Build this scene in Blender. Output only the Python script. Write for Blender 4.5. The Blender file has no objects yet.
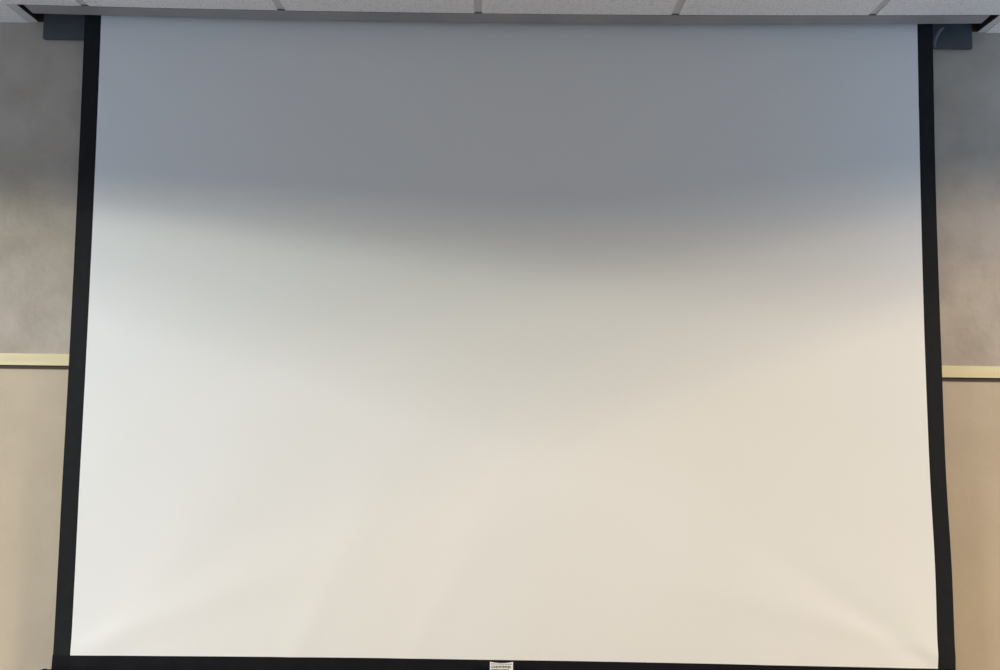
import bpy, bmesh, math, random
from mathutils import Matrix, Vector

random.seed(4)
scene = bpy.context.scene
COL = scene.collection
scene.view_settings.view_transform = 'Standard'
scene.view_settings.look = 'None'

# ------------------------------------------------------------------ sizes (metres)
CEIL = 2.7012            # ceiling height
WALL_Y = 0.0568          # face of the wall behind the screen (screen cloth hangs at y = 0)
SLOT_Y = -0.0602         # front edge of the ceiling slot
SLOT_L, SLOT_R = -1.5030, 1.4880
HALF = 1.270             # half width of the white cloth
ZB = 0.7579              # bottom of the white cloth
BORDER = 0.052           # black masking width
ROOM_L, ROOM_R, ROOM_Y = -3.0, 3.0, -4.0
RAIL = 1.6428            # top of the wooden rail

def sag(x):              # the suspended ceiling dips a centimetre in mid span
    t = max(0.0, 1 - (x / 1.5) ** 2)
    return -0.0130 * t

# ------------------------------------------------------------------ helpers
def link(name, bm, mats, parent=None, smooth=False):
    me = bpy.data.meshes.new(name)
    bmesh.ops.recalc_face_normals(bm, faces=bm.faces)
    bm.to_mesh(me); bm.free()
    for m in (mats if isinstance(mats, (list, tuple)) else [mats]):
        me.materials.append(m)
    if smooth:
        for p in me.polygons: p.use_smooth = True
    o = bpy.data.objects.new(name, me)
    COL.objects.link(o)
    if parent: o.parent = parent
    return o

def box(bm, x0, x1, y0, y1, z0, z1, mat=0, nx=1, zf=None, bevel=0.0):
    """box split nx times along x; zf(x) is added to every z."""
    zf = zf or (lambda x: 0.0)
    rows = []
    for i in range(nx + 1):
        x = x0 + (x1 - x0) * i / nx
        d = zf(x)
        rows.append([bm.verts.new(v) for v in ((x, y0, z0 + d), (x, y1, z0 + d), (x, y1, z1 + d), (x, y0, z1 + d))])
    fs = []
    for a, b in zip(rows, rows[1:]):
        for k in range(4):
            fs.append(bm.faces.new((a[k], a[(k + 1) % 4], b[(k + 1) % 4], b[k])))
    fs.append(bm.faces.new(rows[0])); fs.append(bm.faces.new(rows[-1][::-1]))
    for f in fs: f.material_index = mat
    if bevel:
        es = {e for f in fs for e in f.edges if len(e.link_faces) == 2 and e.calc_face_angle(0) > 0.5}
        bmesh.ops.bevel(bm, geom=list(es), offset=bevel, segments=2, affect='EDGES', profile=0.5, clamp_overlap=True)

def structure(name, bm, mats, parent=None):
    o = link(name, bm, mats, parent)
    if not parent: o['kind'] = 'structure'
    return o

# ------------------------------------------------------------------ materials
def srgb(r, g, b):
    f = lambda c: (c / 255 / 12.92) if c / 255 <= 0.04045 else ((c / 255 + 0.055) / 1.055) ** 2.4
    return (f(r), f(g), f(b), 1)

def mat(name, c1, c2=None, scale=8.0, rough=0.8, bump=0.0, bscale=60.0, spec=0.3, detail=4.0, lo=0.35, hi=0.65, stretch=None):
    m = bpy.data.materials.new(name); m.use_nodes = True
    nt = m.node_tree; N = nt.nodes; L = nt.links
    b = N['Principled BSDF']
    b.inputs['Roughness'].default_value = rough
    b.inputs['Specular IOR Level'].default_value = spec
    tc = N.new('ShaderNodeTexCoord'); mp = N.new('ShaderNodeMapping')
    L.new(tc.outputs['Object'], mp.inputs['Vector'])
    if stretch: mp.inputs['Scale'].default_value = stretch
    if c2:
        n = N.new('ShaderNodeTexNoise'); n.inputs['Scale'].default_value = scale; n.inputs['Detail'].default_value = detail
        r = N.new('ShaderNodeValToRGB')
        r.color_ramp.elements[0].color = c1; r.color_ramp.elements[1].color = c2
        r.color_ramp.elements[0].position = lo; r.color_ramp.elements[1].position = hi
        L.new(mp.outputs[0], n.inputs['Vector']); L.new(n.outputs['Fac'], r.inputs['Fac'])
        L.new(r.outputs['Color'], b.inputs['Base Color'])
    else:
        b.inputs['Base Color'].default_value = c1
    if bump:
        n2 = N.new('ShaderNodeTexNoise'); n2.inputs['Scale'].default_value = bscale; n2.inputs['Detail'].default_value = 3
        bp = N.new('ShaderNodeBump'); bp.inputs['Strength'].default_value = bump; bp.inputs['Distance'].default_value = 0.004
        L.new(mp.outputs[0], n2.inputs['Vector']); L.new(n2.outputs['Fac'], bp.inputs['Height'])
        L.new(bp.outputs['Normal'], b.inputs['Normal'])
    return m

M = {
 'cloth':   mat('screen_cloth', (0.83, 0.83, 0.83, 1), (0.85, 0.85, 0.85, 1), 600, 0.9, 0.03, 900, 0.1),
 'border':  mat('black_masking', (0.0185, 0.0195, 0.0215, 1), (0.021, 0.022, 0.024, 1), 40, 0.7, 0.05, 300, 0.03),
 'case':    mat('black_case', (0.085, 0.088, 0.098, 1), (0.098, 0.101, 0.111, 1), 20, 0.6, 0.05, 200, 0.3),
 'liner':   mat('dark_slot_lining', (0.06, 0.057, 0.062, 1), None, rough=0.9, spec=0.1),
 'panel':   mat('grey_painted_flap', (0.31, 0.30, 0.31, 1), (0.36, 0.35, 0.355, 1), 6, 0.6, 0.02, 200, 0.3),
 'strap':   mat('grey_strap', (0.16, 0.155, 0.185, 1), None, rough=0.8, spec=0.1),
 'bar':     mat('black_bar', (0.011, 0.011, 0.014, 1), (0.014, 0.014, 0.017, 1), 15, 0.6, 0.03, 200, 0.05),
 'label':   mat('label_plate', (0.90, 0.90, 0.93, 1), (0.94, 0.94, 0.96, 1), 60, 0.4, 0, 1, 0.5),
 'ink':     mat('label_ink', (0.22, 0.22, 0.22, 1), (0.30, 0.30, 0.30, 1), 200, 0.6, 0, 1, 0.3),
 'wall':    mat('mottled_wall', (0.42, 0.365, 0.305, 1), (0.50, 0.44, 0.375, 1), 9, 0.85, 0.4, 28, 0.2, 6.0, 0.34, 0.64),
 'wall_low_lit': mat('mottled_wall_lower_lit', (0.54, 0.45, 0.34, 1), (0.60, 0.505, 0.385, 1), 6, 0.85, 0.25, 28, 0.2, 6.0, 0.3, 0.7),  # copy of the wall colour, lightened and warmed to carry the light low down
 'room':    mat('painted_room_wall', (0.50, 0.48, 0.46, 1), (0.54, 0.52, 0.49, 1), 5, 0.9, 0.1, 60, 0.2),
 'tile':    mat('ceiling_tile', (0.74, 0.72, 0.72, 1), (0.90, 0.88, 0.88, 1), 150, 0.95, 0.25, 160, 0.1, 5.0, 0.34, 0.5),
 'tee':     mat('ceiling_grid', (0.66, 0.65, 0.65, 1), None, rough=0.5, spec=0.4),
 'wood':    mat('pale_wood_rail', (0.72, 0.62, 0.37, 1), (0.79, 0.70, 0.43, 1), 6, 0.5, 0.03, 90, 0.4, 4.0, 0.3, 0.7, (0.6, 8, 8)),
 'rail_strip':  mat('dark_rail_strip', (0.07, 0.058, 0.055, 1), None, rough=0.8, spec=0.2),
 'floor':   mat('carpet', (0.30, 0.25, 0.20, 1), (0.38, 0.32, 0.26, 1), 120, 0.95, 0.4, 300, 0.1),
 'frame':   mat('window_frame', (0.5, 0.5, 0.5, 1), None, rough=0.5),
}

# ------------------------------------------------------------------ the setting
bm = bmesh.new(); box(bm, ROOM_L - .1, ROOM_R + .1, ROOM_Y - .1, WALL_Y + .1, -0.1, 0.0)
structure('floor', bm, M['floor'])
bm = bmesh.new()
box(bm, ROOM_L - .1, ROOM_R + .1, WALL_Y, WALL_Y + .1, RAIL - .02, 3.1, 0)
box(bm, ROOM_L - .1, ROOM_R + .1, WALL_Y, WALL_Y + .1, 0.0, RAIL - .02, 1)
structure('wall_front', bm, [M['wall'], M['wall_low_lit']])
SILL, HEAD = 0.85, 2.2          # rear windows
SSILL = 0.85                    # side windows
SY0, SY1 = -3.4, -0.4
for nm, xa, xb, SHEAD in (('wall_left', ROOM_L - .1, ROOM_L, 2.3), ('wall_right', ROOM_R, ROOM_R + .1, 2.55)):
    bm = bmesh.new()
    box(bm, xa, xb, ROOM_Y, SY0, 0, 3.1); box(bm, xa, xb, SY1, WALL_Y, 0, 3.1)
    box(bm, xa, xb, SY0, SY1, 0, SSILL); box(bm, xa, xb, SY0, SY1, SHEAD, 3.1)
    structure(nm, bm, M['room'])
# rear wall with two window openings
WINS = [(-2.8, -0.45), (0.45, 2.8)]
bm = bmesh.new()
y0, y1 = ROOM_Y - .1, ROOM_Y
box(bm, ROOM_L - .1, ROOM_R + .1, y0, y1, 0, SILL)
box(bm, ROOM_L - .1, ROOM_R + .1, y0, y1, HEAD, 3.1)
for a, b in ((ROOM_L - .1, WINS[0][0]), (WINS[0][1], WINS[1][0]), (WINS[1][1], ROOM_R + .1)):
    box(bm, a, b, y0, y1, SILL, HEAD)
structure('wall_rear', bm, M['room'])
for i, (a, b) in enumerate(WINS):
    bm = bmesh.new()
    t = 0.05
    box(bm, a, a + t, y0 + .02, y1 - .02, SILL, HEAD); box(bm, b - t, b, y0 + .02, y1 - .02, SILL, HEAD)
    box(bm, a + t, b - t, y0 + .02, y1 - .02, SILL, SILL + t)
    structure('window_%d' % (i + 1), bm, M['frame'])

# suspended ceiling: tiles, recessed tees, slot left open over the screen
bm = bmesh.new()
TEE = 0.024
xs = [-0.0844 + 0.597 * k for k in range(-7, 8)]      # right edge of every tee
ysr = [SLOT_Y - 0.6 * k for k in range(0, 8)]
cells = []
for k in range(len(xs) - 1):
    for j in range(len(ysr) - 1):
        cells.append((max(xs[k], ROOM_L), min(xs[k + 1] - TEE, ROOM_R), max(ysr[j + 1], ROOM_Y), ysr[j] - (TEE if j else 0)))
for k in range(len(xs) - 1):                          # strip beside the slot, back to the wall
    a, b = max(xs[k], ROOM_L), min(xs[k + 1] - TEE, ROOM_R)
    if b <= SLOT_L - TEE - .005 or a >= SLOT_R + TEE:
        cells.append((a, b, SLOT_Y, WALL_Y))
    elif a < SLOT_L - TEE - .005:
        cells.append((a, SLOT_L - TEE - .006, SLOT_Y, WALL_Y))
    elif b > SLOT_R + TEE:
        cells.append((max(a, SLOT_R + TEE + .002), b, SLOT_Y, WALL_Y))
for a, b, c, d in cells:
    if b - a < .01 or d - c < .01: continue
    if a >= ROOM_R or b <= ROOM_L: continue
    box(bm, a, b, c, d, CEIL, CEIL + 0.018, 0, 10, sag)
for x in xs:
    if ROOM_L < x < ROOM_R:
        box(bm, x - TEE - .002, x + .002, ROOM_Y, SLOT_Y - .001, CEIL + .004, CEIL + 0.006, 1, 1, sag)
for y in ysr[1:]:
    box(bm, ROOM_L, ROOM_R, y - TEE, y, CEIL + .0065, CEIL + 0.0085, 1, 24, sag)
box(bm, SLOT_L - TEE - .008, SLOT_L, SLOT_Y - 0.05, WALL_Y, CEIL + .0015, CEIL + .004, 1, 1, sag)
box(bm, SLOT_R, SLOT_R + TEE + .004, SLOT_Y - 0.05, WALL_Y, CEIL + .0015, CEIL + .004, 1, 1, sag)
# slab above the grid closes the room
box(bm, ROOM_L, ROOM_R, ROOM_Y, SLOT_Y - .002, CEIL + .04, CEIL + .07, 0)
structure('ceiling', bm, [M['tile'], M['tee']])

lvl = lambda x: -0.0017 * x - 0.0003   # the rail is not quite level
# wooden rail that runs along the wall, with a dark strip under it
bm = bmesh.new(); box(bm, ROOM_L, ROOM_R, WALL_Y - 0.012, WALL_Y, RAIL - 0.0355, RAIL, 0, 1, lvl, bevel=0.0015)
structure('trim_1', bm, M['wood'])
bm = bmesh.new(); box(bm, ROOM_L, ROOM_R, WALL_Y - 0.006, WALL_Y, RAIL - 0.0450, RAIL - 0.0355, 0, 1, lvl)
structure('trim_2', bm, M['rail_strip'])

# ------------------------------------------------------------------ the projection screen
root = bpy.data.objects.new('projection_screen', None)
COL.objects.link(root)
root.location = (0, 0, ZB)
root.empty_display_size = 0.2
root['label'] = 'large white pull-down projection screen with black border, hanging from a slot in the tiled ceiling'
root['category'] = 'projection screen'

def part(name, bm, m, smooth=False, parent=None):
    o = link(name, bm, m, None, smooth)
    p = parent or root
    o.parent = p
    o.matrix_parent_inverse = (Matrix.Translation(root.location)).inverted() if p is root else p.matrix_parent_inverse.copy()
    return o

ZT = CEIL + 0.10         # the cloth disappears upward into the slot
def neck(z):             # cloth edges pull in a little at mid height
    t = (z - ZB) / (CEIL - ZB)
    return 0.0062 * 4 * t * (1 - t) if 0 < t < 1 else 0.0
def bow(x):              # and the bottom edge bows up
    return 0.0065 * (1 - (x / HALF) ** 2) - 0.0035 * x - 0.002

def ridge(x, z, p, q, width, amp, fade=0.35):
    """soft fold running from p to q (x, z), dying away at the far end"""
    d = Vector((q[0] - p[0], q[1] - p[1])); L = d.length; d /= L
    v = Vector((x - p[0], z - p[1])); s = v.dot(d) / L; n = v.x * d.y - v.y * d.x
    w = width * (0.45 + 0.9 * max(0, s))
    e = math.exp(-(n / w) ** 2)
    if s < 0: e *= math.exp(-(s / 0.12) ** 2)
    if s > 1 - fade: e *= math.exp(-((s - 1 + fade) / fade) ** 2 * 1.5)
    return amp * e
FOLDS = [((-1.27, 0.76), (-0.45, 1.10), 0.065, 0.0024), ((-1.20, 0.74), (-0.80, 1.28), 0.07, 0.0009),
         ((-0.62, 0.74), (-0.34, 1.34), 0.065, 0.0013), ((-0.28, 0.74), (0.02, 1.30), 0.065, 0.0012),
         ((1.26, 0.76), (0.60, 1.22), 0.050, -0.0042), ((1.27, 0.80), (0.45, 1.02), 0.045, 0.0022),
         ((1.26, 0.76), (0.95, 1.45), 0.050, 0.0018), ((0.80, 0.74), (0.45, 1.15), 0.06, 0.0012)]
def drape(x, z):
    y = sum(ridge(x, z, *f) for f in FOLDS)
    k = max(0, min(1, (1.9 - z) / 0.8))
    y += 0.0007 * k * math.sin(7.5 * x + 1.7 * z + 0.6) + 0.0004 * k * math.sin(13 * x - 5 * z)
    return -y

def sheet(xf0, xf1, z0, z1, nx, nz, y, zb=None):
    bm = bmesh.new(); g = []
    for j in range(nz + 1):
        row = []
        for i in range(nx + 1):
            u, v = i / nx, j / nz
            z = z0 + (z1 - z0) * v
            x = xf0(z) + (xf1(z) - xf0(z)) * u
            zz = z + (zb(x) * (1 - v) ** 6 if zb else 0)
            row.append(bm.verts.new((x, y + drape(x, z), zz)))
        g.append(row)
    for j in range(nz):
        for i in range(nx):
            bm.faces.new((g[j][i], g[j][i + 1], g[j + 1][i + 1], g[j + 1][i]))
    return bm

up = lambda z: max(0.0, min(1.0, (z - ZB) / (CEIL - ZB)))
eL = lambda z: -HALF + neck(z) - 0.0026 * up(z) + 0.0035 * max(0, 1 - 4 * up(z))
eR = lambda z: HALF + 0.0025 - neck(z) - 0.0062 * min(1, 2.0 * up(z)) + 0.0045 * math.exp(-((up(z) - 0.15) / 0.1) ** 2)
part('screen_cloth', sheet(eL, eR, ZB, ZT, 190, 150, 0.0, bow), M['cloth'], True)
HEM = ZB - 0.052
oL = lambda z: eL(z) - 0.0520
oR = lambda z: eR(z) + 0.0505 - 0.0030 * up(z) - 0.0008 * math.sin(6.5 * (z - 1.0))
for name, a, b in (('side_border', oL, eL), ('side_border', eR, oR)):
    part(name, sheet(a, b, ZB - 0.03, ZT, 4, 92, 0.0012), M['border'], True)
bm = sheet(lambda z: -HALF - BORDER + .0035 - .05 * (ZB - z), lambda z: HALF + BORDER + .0016, HEM, ZB, 120, 6, 0.0)
for v in bm.verts:
    if v.co.z > ZB - 1e-4: v.co.z += bow(max(-HALF, min(HALF, v.co.x)))
part('bottom_border', bm, M['bar'], True)

# weighted bar in the bottom pocket, slightly wider than the cloth
bm = bmesh.new()
box(bm, -1.346, 1.346, -0.016, 0.016, HEM - 0.034, HEM + 0.0085, bevel=0.006)
bar = part('weight_bar', bm, M['bar'])
for s in (-1, 1):
    bm = bmesh.new()
    box(bm, s * 1.349 - 0.006, s * 1.349 + 0.006, -0.018, 0.018, HEM - 0.037, HEM + 0.0090, bevel=0.0015)
    c = link('end_cap', bm, M['bar']); c.parent = bar

# maker's plate at mid width: small white plate, slightly concave top, rows of fine grey print
LX0, LX1 = -0.0371, 0.0298
LZ1 = 0.7636
bm = bmesh.new()
n = 16; loop_f = []; loop_b = []
pts = []
for i in range(n + 1):
    u = i / n; x = LX0 + (LX1 - LX0) * u
    pts.append((x, LZ1 - 0.0035 * (1 - (2 * u - 1) ** 2) - 0.0003))
pts += [(LX1, LZ1 - 0.038), (LX0, LZ1 - 0.038)]
f = bm.faces.new([bm.verts.new((x, -0.0225, z)) for x, z in pts])
r = bmesh.ops.extrude_face_region(bm, geom=[f])
for v in r['geom']:
    if isinstance(v, bmesh.types.BMVert): v.co.y += 0.0035
plate = part('label_plate', bm, M['label'])
bm = bmesh.new()
yb0, yb1 = -0.0229, -0.0224
box(bm, LX0 + .003, LX1 - .003, yb0, yb1, LZ1 - 0.0062, LZ1 - 0.0040)
x = LX0 + 0.004
for w, h in ((.0022, 1), (.0022, 1), (.0026, .9), (.0050, 1), (.0026, 1), (.0050, .8), (.0020, 1), (.0048, .9), (.0030, 1), (.0026, .8), (.0046, 1), (.0020, .9), (.0046, 1)):
    if x + w > LX1 - .003: break
    box(bm, x, x + w, yb0, yb1, LZ1 - 0.0095 - 0.0075 * h, LZ1 - 0.0098)
    x += w + 0.0016
box(bm, LX0 + .003, LX1 - .012, yb0, yb1, LZ1 - 0.0240, LZ1 - 0.0195)
box(bm, LX0 + .003, LX1 - .020, yb0, yb1, LZ1 - 0.0300, LZ1 - 0.0275)
ink = link('label_print', bm, M['ink']); ink.parent = plate

# case in the ceiling slot: dark lining, the black beam behind the cloth, the grey flap in front
bm = bmesh.new()
top = CEIL + 0.26
box(bm, SLOT_L - .004, SLOT_R + .004, SLOT_Y - .006, SLOT_Y - .001, CEIL + .019, top, 0, 20, sag)
box(bm, SLOT_L - .005, SLOT_L - .001, SLOT_Y - .001, WALL_Y, CEIL + .005, top)
box(bm, SLOT_R + .001, SLOT_R + .005, SLOT_Y - .001, WALL_Y, CEIL + .005, top)
box(bm, SLOT_L - .004, SLOT_R + .004, SLOT_Y - .001, WALL_Y, top, top + .005)
box(bm, SLOT_L - .001, SLOT_R + .001, WALL_Y - .004, WALL_Y - .0005, CEIL + .002, top)
part('slot_lining', bm, M['liner'])
bm = bmesh.new()
box(bm, -1.4762, 1.4608, 0.0405, WALL_Y - .0045, 2.6425, CEIL + 0.2, bevel=0.0008)
part('rear_beam', bm, M['case'])
bm = bmesh.new()
box(bm, -1.4783, 1.4569, -0.0565, -0.013, CEIL, CEIL + 0.006, 0, 40, sag)
for v in bm.verts:       # the flap hangs a little open along its rear edge
    if v.co.y > -0.03: v.co.z -= 0.0035 + 0.0035 * max(0, 1 - (v.co.x / 1.45) ** 2)
part('front_flap', bm, M['panel'])
# loose strap curling down at the right end
bm = bmesh.new(); rows = []
for i in range(17):
    t = i / 16
    x = 1.354 - 0.034 * t ** 0.7 ; z = 2.694 - 0.064 * t; y = 0.010 + 0.008 * math.sin(math.pi * t)
    w = 0.0060 + 0.0030 * t
    rows.append([bm.verts.new((x - w, y + .002, z)), bm.verts.new((x, y, z + .001)), bm.verts.new((x + w, y + .004, z + .002))])
for a, b in zip(rows, rows[1:]):
    for k in range(2): bm.faces.new((a[k], a[k + 1], b[k + 1], b[k]))
part('strap', bm, M['strap'], True)

# ------------------------------------------------------------------ light
def area(name, loc, target, sx, sy, power, color, roll=0.0, spread=math.pi):
    d = bpy.data.lights.new(name, 'AREA'); d.shape = 'RECTANGLE'; d.size = sx; d.size_y = sy
    d.energy = power; d.color = color; d.spread = spread
    o = bpy.data.objects.new(name, d); COL.objects.link(o)
    o.location = loc
    q = (Vector(target) - Vector(loc)).to_track_quat('-Z', 'Y')
    o.rotation_euler = (q.to_matrix() @ Matrix.Rotation(roll, 3, 'Z')).to_euler()
    return o
# unseen strip lamps added outside the side windows, standing in for low sky (the window heads cut their light off on the wall),
# cool fill lamps added in the window openings, lamps added near the floor as upward fill
area('outside_strip_lamp', (-6.5, -1.5, 2.55), (0, -1.0, 2.55), 1.2, 0.15, 153.8, (1.0, 0.928, 0.652))
area('outside_strip_lamp', (-6.5, -1.5, 2.7), (0, -1.0, 2.7), 1.2, 0.15, 180.4, (0.835, 1.0, 0.904))
area('outside_strip_lamp', (-6.5, -3.0, 2.7), (0, -0.7, 2.7), 1.2, 0.15, 85.7, (1.0, 0.854, 0.673))
area('outside_strip_lamp', (-6.5, -3.0, 2.85), (0, -0.7, 2.85), 1.2, 0.15, 48.2, (1.0, 0.995, 0.977))
area('outside_strip_lamp', (-6.5, -3.0, 3.05), (0, -0.7, 3.05), 1.2, 0.15, 60.9, (0.992, 0.998, 1.0))
area('outside_strip_lamp', (-6.5, -3.0, 3.25), (0, -0.7, 3.25), 1.2, 0.15, 78.5, (0.963, 0.938, 1.0))
area('outside_strip_lamp', (6.5, -3.0, 3.15), (0, -0.7, 3.15), 1.2, 0.2, 72.7, (1.0, 0.807, 0.516))
area('outside_strip_lamp', (6.5, -3.0, 3.35), (0, -0.7, 3.35), 1.2, 0.2, 143.7, (1.0, 0.779, 0.547))
area('outside_strip_lamp', (6.5, -3.0, 3.6), (0, -0.7, 3.6), 1.2, 0.2, 86.6, (1.0, 0.76, 0.534))
area('outside_strip_lamp', (6.5, -3.0, 3.85), (0, -0.7, 3.85), 1.2, 0.2, 131.0, (1.0, 0.739, 0.39))
area('window_fill', (-3.0, -0.7, 2.1), (0, -0.7, 2.1), 0.5, 0.3, 3.8, (0.813, 0.803, 1.0))
area('window_fill', (-3.0, -1.6, 2.1), (0, -1.6, 2.1), 1.2, 0.3, 11.9, (0.317, 0.639, 1.0))
area('window_fill', (3.0, -0.7, 2.1), (0, -0.7, 2.1), 0.5, 0.3, 16.6, (0.302, 0.593, 1.0))
area('floor_fill', (-1.9, -0.7, 0.06), (-1.9, -0.5, 1.2), 1.2, 0.7, 4.5, (0.552, 0.735, 1.0))
area('floor_fill', (1.9, -0.7, 0.06), (1.9, -0.5, 1.2), 1.2, 0.7, 2.4, (1.0, 0.832, 0.45))
w = bpy.data.worlds.new('World'); scene.world = w; w.use_nodes = True
w.node_tree.nodes['Background'].inputs['Color'].default_value = (0.55, 0.68, 0.9, 1)
w.node_tree.nodes['Background'].inputs['Strength'].default_value = 0.03

# ------------------------------------------------------------------ camera
yaw, pitch, roll = -0.0021, 0.0738, 0.0116
F = Vector((math.sin(yaw) * math.cos(pitch), math.cos(yaw) * math.cos(pitch), math.sin(pitch)))
R = Vector((math.cos(yaw), -math.sin(yaw), 0)); U = R.cross(F)
R2 = R * math.cos(roll) + U * math.sin(roll); U2 = -R * math.sin(roll) + U * math.cos(roll)
cd = bpy.data.cameras.new('camera'); cam = bpy.data.objects.new('camera', cd); COL.objects.link(cam)
m = Matrix((R2, U2, -F)).transposed().to_4x4(); m.translation = Vector((-0.0143, -2.3161, 1.5442))
cam.matrix_world = m
cd.sensor_fit = 'HORIZONTAL'; cd.sensor_width = 36; cd.lens = 0.7698 * 36
cd.clip_start = 0.05
scene.camera = cam
